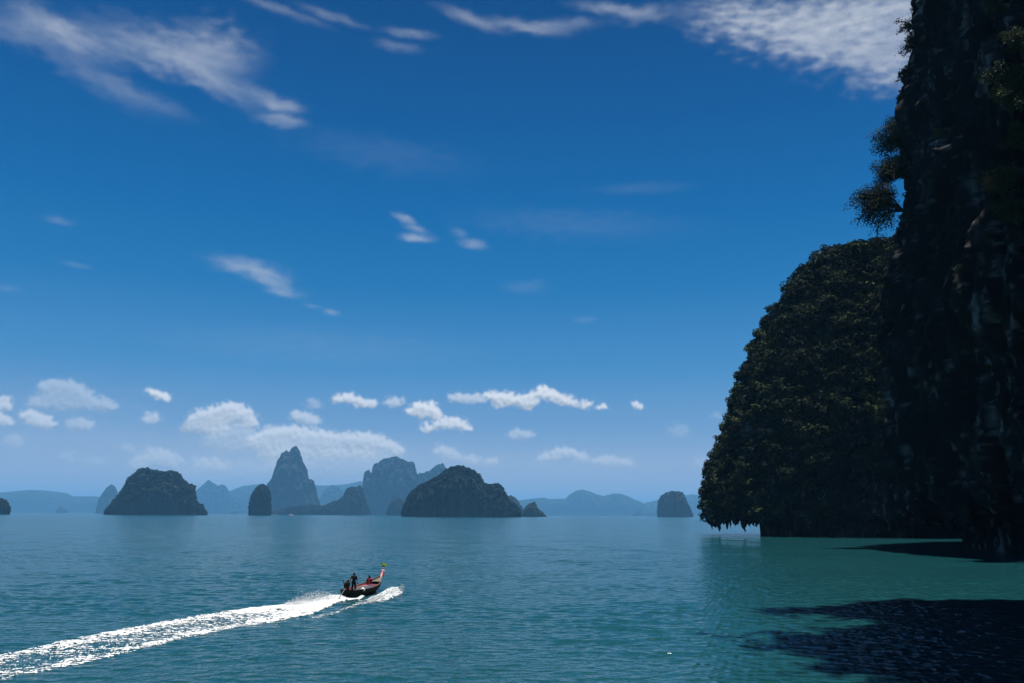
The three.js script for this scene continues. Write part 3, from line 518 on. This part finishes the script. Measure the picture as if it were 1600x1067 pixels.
  part('stem_post', new THREE.TubeGeometry(new THREE.CatmullRomCurve3([new THREE.Vector3(L - .42, .55, 0), foot, foot.clone().lerp(tip, .5).add(new THREE.Vector3(-.02, 0, 0)), tip]), 20, .06, 7), hullMat, root);
  const q = new THREE.Quaternion().setFromUnitVectors(new THREE.Vector3(0, 1, 0), up.clone().normalize()), H = up.length();
  const ribbon = (c, y0, y1, r0, r1, seed) => {
    const g = new THREE.CylinderGeometry(r1 * .95, r0 * .95, (y1 - y0) * H, 22, 5, true), p = g.attributes.position;
    for (let i = 0; i < p.count; i++) { const a = Math.atan2(p.getZ(i), p.getX(i)), k = 1 + .16 * Math.sin(a * 7 + seed) * (0.6 + .4 * n2(seed, p.getY(i) * 4)); p.setXYZ(i, p.getX(i) * k, p.getY(i), p.getZ(i) * k); }
    g.translate(0, (y0 + y1) / 2 * H, 0); g.applyQuaternion(q); g.translate(foot.x, foot.y, foot.z); g.computeVertexNormals();
    part('ribbon', g, std(...c, .8, { side: THREE.DoubleSide }), root);
  };
  [[[.42, .02, .035], .0, .34, .20, .15], [[.55, .09, .14], .3, .46, .17, .15], [[.75, .70, .70], .44, .52, .17, .16], [[.10, .02, .10], .52, .6, .14, .14], [[.78, .76, .76], .6, .72, .15, .18], [[.02, .07, .03], .74, .87, .13, .17], [[.30, .45, .02], .87, 1.03, .25, .28]].forEach((a, i) => ribbon(...a, i * 1.7));
  const cloth = gridGeo(10, 14, (i, j) => { const a = 2.6 + .9 * i / 10, y = .36 - .62 * j / 14, r = .13 + .04 * Math.sin(i * 1.9) + .07 * j / 14; return new THREE.Vector3(Math.cos(a) * r - .10 * j / 14, y * H, Math.sin(a) * r).applyQuaternion(q).add(foot); });
  part('hanging_cloth', cloth, std(.72, .60, .58, .85, { side: THREE.DoubleSide }), root);
  // the engine on its swivel, the long shaft behind and the tiller in front
  const eng = new THREE.Group(); eng.name = 'engine'; eng.position.set(-.02, 1.04, -.05); eng.rotation.set(0, 0, .36); eng.scale.setScalar(.85); root.add(eng);
  const rb = (w, h, d, x, y, z) => { const sh = new THREE.Shape(), r = .04; sh.moveTo(-w / 2 + r, -h / 2); sh.lineTo(w / 2 - r, -h / 2); sh.lineTo(w / 2, -h / 2 + r); sh.lineTo(w / 2, h / 2 - r); sh.lineTo(w / 2 - r, h / 2); sh.lineTo(-w / 2 + r, h / 2); sh.lineTo(-w / 2, h / 2 - r); sh.lineTo(-w / 2, -h / 2 + r); const g = new THREE.ExtrudeGeometry(sh, { depth: d - .04, bevelSize: .02, bevelThickness: .02, bevelSegments: 1 }); g.translate(x, y, z - d / 2 + .02); return g; };
  const cyl = (a, b, r0, r1 = r0, n = 12) => { const d = b.clone().sub(a), g = new THREE.CylinderGeometry(r1, r0, d.length(), n); g.translate(0, d.length() / 2, 0); g.applyQuaternion(new THREE.Quaternion().setFromUnitVectors(new THREE.Vector3(0, 1, 0), d.normalize())); g.translate(a.x, a.y, a.z); return g; };
  const V = (x, y, z) => new THREE.Vector3(x, y, z);
  part('engine_block', rb(.62, .40, .44, 0, 0, 0), darkMat, eng);
  part('cylinder_head', rb(.44, .16, .30, .02, .28, 0), std(.03, .008, .007, .8), eng);
  part('air_filter', cyl(V(.1, .34, .12), V(.1, .50, .12), .11), darkMat, eng);
  part('exhaust_pipe', mergeGeometries([cyl(V(-.2, .1, -.2), V(-.25, .62, -.24), .035), cyl(V(-.25, .6, -.24), V(-.34, .72, -.26), .035)]), darkMat, eng);
  part('fuel_tank', cyl(V(-.18, .3, .02), V(-.18, .3, .3), .13), std(.012, .006, .006, .8), eng);
  part('propeller_shaft', cyl(V(-.3, -.08, 0), V(-3.0, -.22, 0), .035), std(.22, .22, .23, .35, { metalness: .7 }), eng);
  part('propeller', mergeGeometries([0, 1, 2].map((k) => { const g = new THREE.BoxGeometry(.03, .2, .08); g.translate(0, .12, 0); g.rotateX(k * 2.094); g.translate(-3.0, -.22, 0); return g; })), darkMat, eng);
  part('tiller', mergeGeometries([cyl(V(.3, -.02, 0), V(1.1, -.30, .02), .025)]), darkMat, eng);
  part('swivel_post', mergeGeometries([cyl(V(.12, .25, 0), V(.08, 1.0, 0), .08), cyl(V(.12, .55, -.45), V(.12, .55, .45), .06)]), hullMat, root);

  // what lies on board
  const bagPts = [[.02, .0], [.17, .02], [.21, .12], [.17, .24], [.09, .30], [.05, .36]].map(([r, y]) => new THREE.Vector2(r, y)), bg = new THREE.LatheGeometry(bagPts, 14), bp = bg.attributes.position;
  for (let i = 0; i < bp.count; i++) { const k = 1 + .18 * n3(bp.getX(i) * 6, bp.getY(i) * 6, bp.getZ(i) * 6); bp.setXYZ(i, bp.getX(i) * k, bp.getY(i), bp.getZ(i) * k); }
  bg.computeVertexNormals();
  const bag = top('sack', bg, std(.62, .62, .62, .8)); bag.position.copy(boatPoint(1.95, .40, .66));
  tag(bag, 'small white sack on the near side of the boat', 'sack');
  const oar = new THREE.Group(); oar.name = 'oar'; oar.position.copy(boatPoint(1.9, .74, .15)); oar.rotation.set(0, HEAD - .5, .06); scene.add(oar);
  tag(oar, 'light wooden oar lying across the boat in front of the standing man', 'oar');
  part('handle', cyl(V(-.5, 0, 0), V(.7, .02, 0), .035), std(.42, .22, .14, .6), oar);
  { const b = new THREE.SphereGeometry(1, 12, 8); b.scale(.3, .03, .1); b.translate(.95, .02, 0); part('blade', b, std(.42, .22, .14, .6), oar); }

  // people
  function blob(bones, lo, hi, cell, k = .03) {     // one smooth skin round tapered bones
    const size = Math.max(hi[0] - lo[0], hi[1] - lo[1], hi[2] - lo[2]), n = Math.round(size / cell), mc = new MarchingCubes(n, undefined, false, false, 90000), c = [0, 1, 2].map((q) => (lo[q] + hi[q]) / 2);
    mc.isolation = 0;
    const P = new THREE.Vector3(), A = new THREE.Vector3(), D = new THREE.Vector3();
    const bs = bones.map(([a, b, ra, rb]) => ({ a: new THREE.Vector3(...a), d: new THREE.Vector3(...b).sub(new THREE.Vector3(...a)), ra, rb }));
    for (let z = 0; z < n; z++) for (let y = 0; y < n; y++) for (let x = 0; x < n; x++) {
      P.set(c[0] + (x / n * 2 - 1) * size / 2, c[1] + (y / n * 2 - 1) * size / 2, c[2] + (z / n * 2 - 1) * size / 2);
      let f = 0;
      for (const b of bs) { A.copy(P).sub(b.a); const t = clamp(A.dot(b.d) / (b.d.lengthSq() || 1), 0, 1); const dist = A.addScaledVector(b.d, -t).length() - lerp(b.ra, b.rb, t); f += Math.exp(-dist / k); }
      mc.field[z * n * n + y * n + x] = k * Math.log(f + 1e-30);
    }
    mc.update();
    let g = new THREE.BufferGeometry();
    g.setAttribute('position', new THREE.BufferAttribute(mc.positionArray.slice(0, mc.count * 3), 3));
    g.scale(size / 2, size / 2, size / 2); g.translate(...c);
    g = mergeVertices(g, 1e-5); g.computeVertexNormals();
    return g;
  }
  function hand(w, e, side) {                       // palm and five curled fingers beyond the wrist
    const d = new THREE.Vector3(...w).sub(new THREE.Vector3(...e)).normalize(), s = new THREE.Vector3(0, 1, 0).cross(d).normalize(), n = d.clone().cross(s), at_ = (a, b, c) => new THREE.Vector3(...w).addScaledVector(d, a).addScaledVector(s, b).addScaledVector(n, c).toArray(), out = [[at_(0, 0, 0), at_(.07, 0, 0), .026, .034]];
    for (let f = 0; f < 4; f++) { const y = (f - 1.5) * .02, l = [.05, .058, .054, .042][f]; out.push([at_(.085, y, 0), at_(.085 + l * .6, y, -.012), .0105, .0095], [at_(.085 + l * .6, y, -.012), at_(.085 + l * .75, y, -.012 - l * .5), .0095, .0085]); }
    out.push([at_(.02, side * .03, 0), at_(.055, side * .06, -.012), .012, .0105], [at_(.055, side * .06, -.012), at_(.085, side * .065, -.022), .0105, .009]);
    return out;
  }
  function person(label, place, turn, J, look) {
    const r = new THREE.Group(); r.name = numbered('person'); r.position.copy(place); r.rotation.y = turn; scene.add(r);
    tag(r, label, 'person');
    const skin = std(.17, .088, .055, .55), h = J.head, arm = (s) => [[J['sh' + s], J['el' + s], .048, .04], [J['el' + s], J['wr' + s], .04, .028]], leg = (s) => [[J['hip' + s], J['kn' + s], .085, .056], [J['kn' + s], J['an' + s], .056, .036], [J['an' + s], J['toe' + s], .036, .03]];
    const nose = [h[0] + .105, h[1] - .01, h[2]];
    const body = [...arm('L'), ...arm('R'), ...leg('L'), ...leg('R'), [J.pelvis, J.chest, .115, .13], [J.hipL, J.hipR, .09, .09], [J.shL, J.shR, .065, .065], [J.chest, J.neck, .1, .05], [J.neck, h, .05, .055],
      [[h[0] - .02, h[1] + .03, h[2]], [h[0] + .03, h[1] - .05, h[2]], .092, .07], [[h[0] + .07, h[1] - .1, h[2]], [h[0] + .05, h[1] - .08, h[2]], .03, .04], [[h[0] + .095, h[1] + .01, h[2]], nose, .012, .018], [[h[0], h[1] - .02, h[2] - .085], [h[0], h[1] + .02, h[2] - .088], .016, .018], [[h[0], h[1] - .02, h[2] + .085], [h[0], h[1] + .02, h[2] + .088], .016, .018]];
    const all = body.flatMap((b) => [b[0], b[1]]), lo = [0, 1, 2].map((q) => Math.min(...all.map((p) => p[q])) - .2), hi = [0, 1, 2].map((q) => Math.max(...all.map((p) => p[q])) + .2);
    const main = blob(body, lo, hi, .017, .018), hands = [blob(hand(J.wrL, J.elL, 1), J.wrL.map((v) => v - .2), J.wrL.map((v) => v + .2), .006, .006), blob(hand(J.wrR, J.elR, -1), J.wrR.map((v) => v - .2), J.wrR.map((v) => v + .2), .006, .006)];
    part('body', mergeGeometries([main, ...hands]), skin, r);
    const grow = (list, by) => list.map(([a, b, ra, rb]) => [a, b, ra + by, rb + by]), half = (a, b, t) => a.map((v, i) => lerp(v, b[i], t));
    part('shirt', blob([...grow([[J.pelvis, J.chest, .125, .135], [J.shL, J.shR, .07, .07], [J.hipL, J.hipR, .085, .085]], .016), ...['L', 'R'].map((s) => [J['sh' + s], half(J['sh' + s], J['el' + s], look.sleeve), .066, .058])], lo, hi, .02, .02), std(...look.shirt, .85), r);
    part('trousers', blob(['L', 'R'].flatMap((s) => [[J['hip' + s], J['kn' + s], .105, .075], [J['kn' + s], half(J['kn' + s], J['an' + s], look.trouser), .075, .068]]).concat([[J.hipL, J.hipR, .105, .105]]), lo, hi, .02, .02), std(...look.trousers, .85), r);
    part(look.cap ? 'cap' : 'hair', blob(look.cap ? [[[h[0] - .03, h[1] + .055, h[2]], [h[0] + .01, h[1] + .075, h[2]], .098, .09], [[h[0] + .06, h[1] + .055, h[2] - .04], [h[0] + .17, h[1] + .04, h[2] - .03], .025, .012], [[h[0] + .06, h[1] + .055, h[2] + .04], [h[0] + .17, h[1] + .04, h[2] + .03], .025, .012]] : [[[h[0] - .04, h[1] + .05, h[2]], [h[0] + .0, h[1] + .07, h[2]], .098, .085], [[h[0] - .06, h[1] + .02, h[2]], [h[0] - .07, h[1] - .07, h[2]], .085, .06]], h.map((v) => v - .3), h.map((v) => v + .3), .011, .014), std(.005, .005, .006, .8), r);
    for (const s of [-1, 1]) { const g = new THREE.SphereGeometry(.012, 8, 6); g.translate(h[0] + .092, h[1] + .022, h[2] + s * .033); part('eye', g, std(.02, .015, .012, .3), r); }
    const mo = new THREE.SphereGeometry(1, 8, 6); mo.scale(.008, .006, .024); mo.translate(h[0] + .1, h[1] - .06, h[2]); part('mouth', mo, std(.16, .05, .045, .5), r);
    return r;
  }
  person('man in dark clothes and black cap standing at the stern, steering', boatPoint(1.05, .37, .16), HEAD, {
    pelvis: [0, .86, 0], chest: [.03, 1.22, 0], neck: [.03, 1.38, 0], head: [.05, 1.5, 0], shL: [.02, 1.31, -.19], elL: [-.2, 1.1, -.27], wrL: [-.12, .88, -.16], shR: [.02, 1.31, .19], elR: [.02, 1.04, .27], wrR: [.16, .84, .27],
    hipL: [0, .84, -.09], knL: [.04, .46, -.13], anL: [-.02, .07, -.14], toeL: [.14, .03, -.16], hipR: [0, .84, .09], knR: [.05, .46, .13], anR: [0, .07, .15], toeR: [.16, .03, .17] }, { shirt: [.009, .012, .010], trousers: [.009, .009, .010], sleeve: .85, trouser: .9, cap: true });
  person('passenger in a red top with black hair sitting low before the bow', boatPoint(6.05, .36 + 6.05 * Math.sin(TRIM), -.2), HEAD, {
    pelvis: [-.02, .12, 0], chest: [.04, .48, 0], neck: [.05, .64, 0], head: [.09, .76, 0], shL: [.03, .57, -.18], elL: [.12, .33, -.25], wrL: [.32, .26, -.15], shR: [.03, .57, .18], elR: [.12, .33, .25], wrR: [.32, .26, .15],
    hipL: [0, .1, -.09], knL: [.4, .14, -.13], anL: [.44, -.24, -.13], toeL: [.58, -.28, -.14], hipR: [0, .1, .09], knR: [.4, .14, .13], anR: [.44, -.24, .13], toeR: [.58, -.28, .14] }, { shirt: [.24, .016, .022], trousers: [.015, .015, .02], sleeve: .6, trouser: .8 });
}

// ---------- foam ----------
const foamMat = std(.50, .52, .53, .95, { side: THREE.DoubleSide });
function foamSheet(name, label, upper, lower, cover, rise, ds, dt, seed) {     // white water between two lines on the sea, whole where cover is high, lacy where it is low
  const U = new THREE.CatmullRomCurve3(upper.map((p) => onSea(...p)).map((p) => p.setY(0)), false, 'centripetal'), D = new THREE.CatmullRomCurve3(lower.map((p) => onSea(...p)).map((p) => p.setY(0)), false, 'centripetal');
  const L = U.getLength(), NU = Math.round(L / ds), W = U.getPointAt(.6).distanceTo(D.getPointAt(.6)), NV = Math.round(W / dt), a = U.getSpacedPoints(NU), b = D.getSpacedPoints(NU), pos = [], keep = [], idx = [];
  for (let i = 0; i <= NU; i++) for (let j = 0; j <= NV; j++) {
    const u = i / NU, v = j / NV, x = lerp(a[i].x, b[i].x, v) + n2(i * .21, j * .3 + seed) * ds * .6, z = lerp(a[i].z, b[i].z, v) + n2(i * .23 + 40, j * .3 + seed) * dt * .8;
    const lace = fbm2(x / .8 + seed, z / .36, 4) * .5 - Math.abs(n2(x / .6 + fbm2(x, z, 2), z / .27 + seed)) * .42 + .17 + .12 * n2(x / 4 + seed, z / 2.2) + .17 * n2(x / .17, z / .15), c = cover(u, v) - .5 + lace;
    keep.push(c > 0);
    pos.push(x, seaHeight(x, z) + .014 + rise(u, v) * (.75 + .5 * fbm2(x / .3, z / .3 + seed, 3)) + clamp(c, 0, .6) * .06 * (1 + n2(x / .14, z / .14)), z);
  }
  for (let i = 0; i < NU; i++) for (let j = 0; j < NV; j++) { const p = i * (NV + 1) + j, q = p + 1, r = p + NV + 1, s = r + 1; if (keep[p] && keep[q] && keep[r]) idx.push(p, q, r); if (keep[q] && keep[s] && keep[r]) idx.push(q, s, r); }
  const g = new THREE.BufferGeometry(); g.setAttribute('position', new THREE.BufferAttribute(new Float32Array(pos), 3)); g.setIndex(idx); g.computeVertexNormals();
  return tag(top(name, g, foamMat), label, 'foam', null, 'stuff');
}
foamSheet('wake_foam', 'long white foaming wake trailing from the stern to the left border', [[538, 930], [520, 930.5], [480, 938], [400, 948], [320, 959], [240, 973], [160, 987], [80, 1004], [0, 1021], [-90, 1042]], [[540, 938], [525, 943], [480, 962], [400, 977], [320, 992], [240, 1011], [160, 1032], [80, 1050], [0, 1066], [-90, 1088]],
  (u, v) => { const near = sst(.48, .05, u), edge = Math.min(sst(0, .06, v), sst(1, .94, v)), band = Math.exp(-Math.pow((v - .17) / .15, 2)) * .25 + Math.exp(-Math.pow((v - .85) / .11, 2)) * .18; return (lerp(.45 + band - .10 * sst(.6, 1, u), 1.0, near) - .1 * near * sst(.3, 1, u)) * edge; }, (u, v) => .16 * sst(.22, 0, u) * Math.sin(Math.PI * v), .06, .045, 3);
foamSheet('bow_wave', 'white bow wave curling out along the near side of the boat', [[612, 922], [606, 922.5], [598, 925.5], [588, 930], [570, 936.5], [550, 941], [520, 952], [470, 965], [400, 980]], [[631, 927.5], [622, 932], [606, 938], [592, 941.5], [572, 945.5], [552, 951], [522, 961], [472, 974], [402, 990]],
  (u, v) => { const e = Math.min(sst(0, .08, v), sst(1, .85, v)), n = sst(.46, .16, u); return lerp(.2 + .24 * Math.exp(-Math.pow((v - .6) / .25, 2)) - .22 * sst(.6, 1, u), .74, n) * lerp(1, e, .9); }, (u, v) => .42 * sst(.38, .05, u) * Math.pow(Math.sin(Math.PI * clamp(v * 1.1, 0, 1)), .8), .06, .045, 7);
foamSheet('hull_foam', 'thin line of foam along the waterline at the stern of the boat', [[538.5, 933.5], [546, 935.6], [556, 935], [566, 933]], [[537, 937], [546, 938.6], [557, 937.5], [570, 934.5]], (u, v) => 1.0 * Math.min(sst(0, .3, v), sst(1, .6, v)) + .1, () => .05, .05, .04, 11);
{
  const R = rng(321), drops = new THREE.IcosahedronGeometry(1, 0), n = 5200, m = shade(new THREE.InstancedMesh(drops, foamMat, n)), M = new THREE.Matrix4(), q = new THREE.Quaternion();
  for (let i = 0; i < n; i++) {
    let p, s = .012 + .03 * R() * R();
    if (i < 3300) { const t = Math.pow(R(), .8), jet = Math.floor(R() * 7), px = lerp(530, 452, t), b = onSea(px + (R() - .5) * 22, 934 + (538 - px) * .12 + (R() - .5) * 4), h = (.10 + 1.0 * Math.sin(Math.PI * clamp(t * 1.05, 0, 1)) * (.6 + .4 * n2(jet * 3.1, t * 5))) * Math.pow(R(), 1.7); p = b.setY(h); }
    else { const t = R(), b = onSea(lerp(630, 575, t) + (R() - .5) * 6, lerp(926, 941, t) + (R() - .5) * 5); p = b.setY(.1 + .6 * (1 - t) * R()); s *= .8; }
    M.compose(p, q, new THREE.Vector3(s, s, s)); m.setMatrixAt(i, M);
  }
  m.name = 'spray'; scene.add(m);
  tag(m, 'fine white spray thrown up behind the stern and at the bow', 'spray', null, 'stuff');
}

renderer.render(scene, camera);
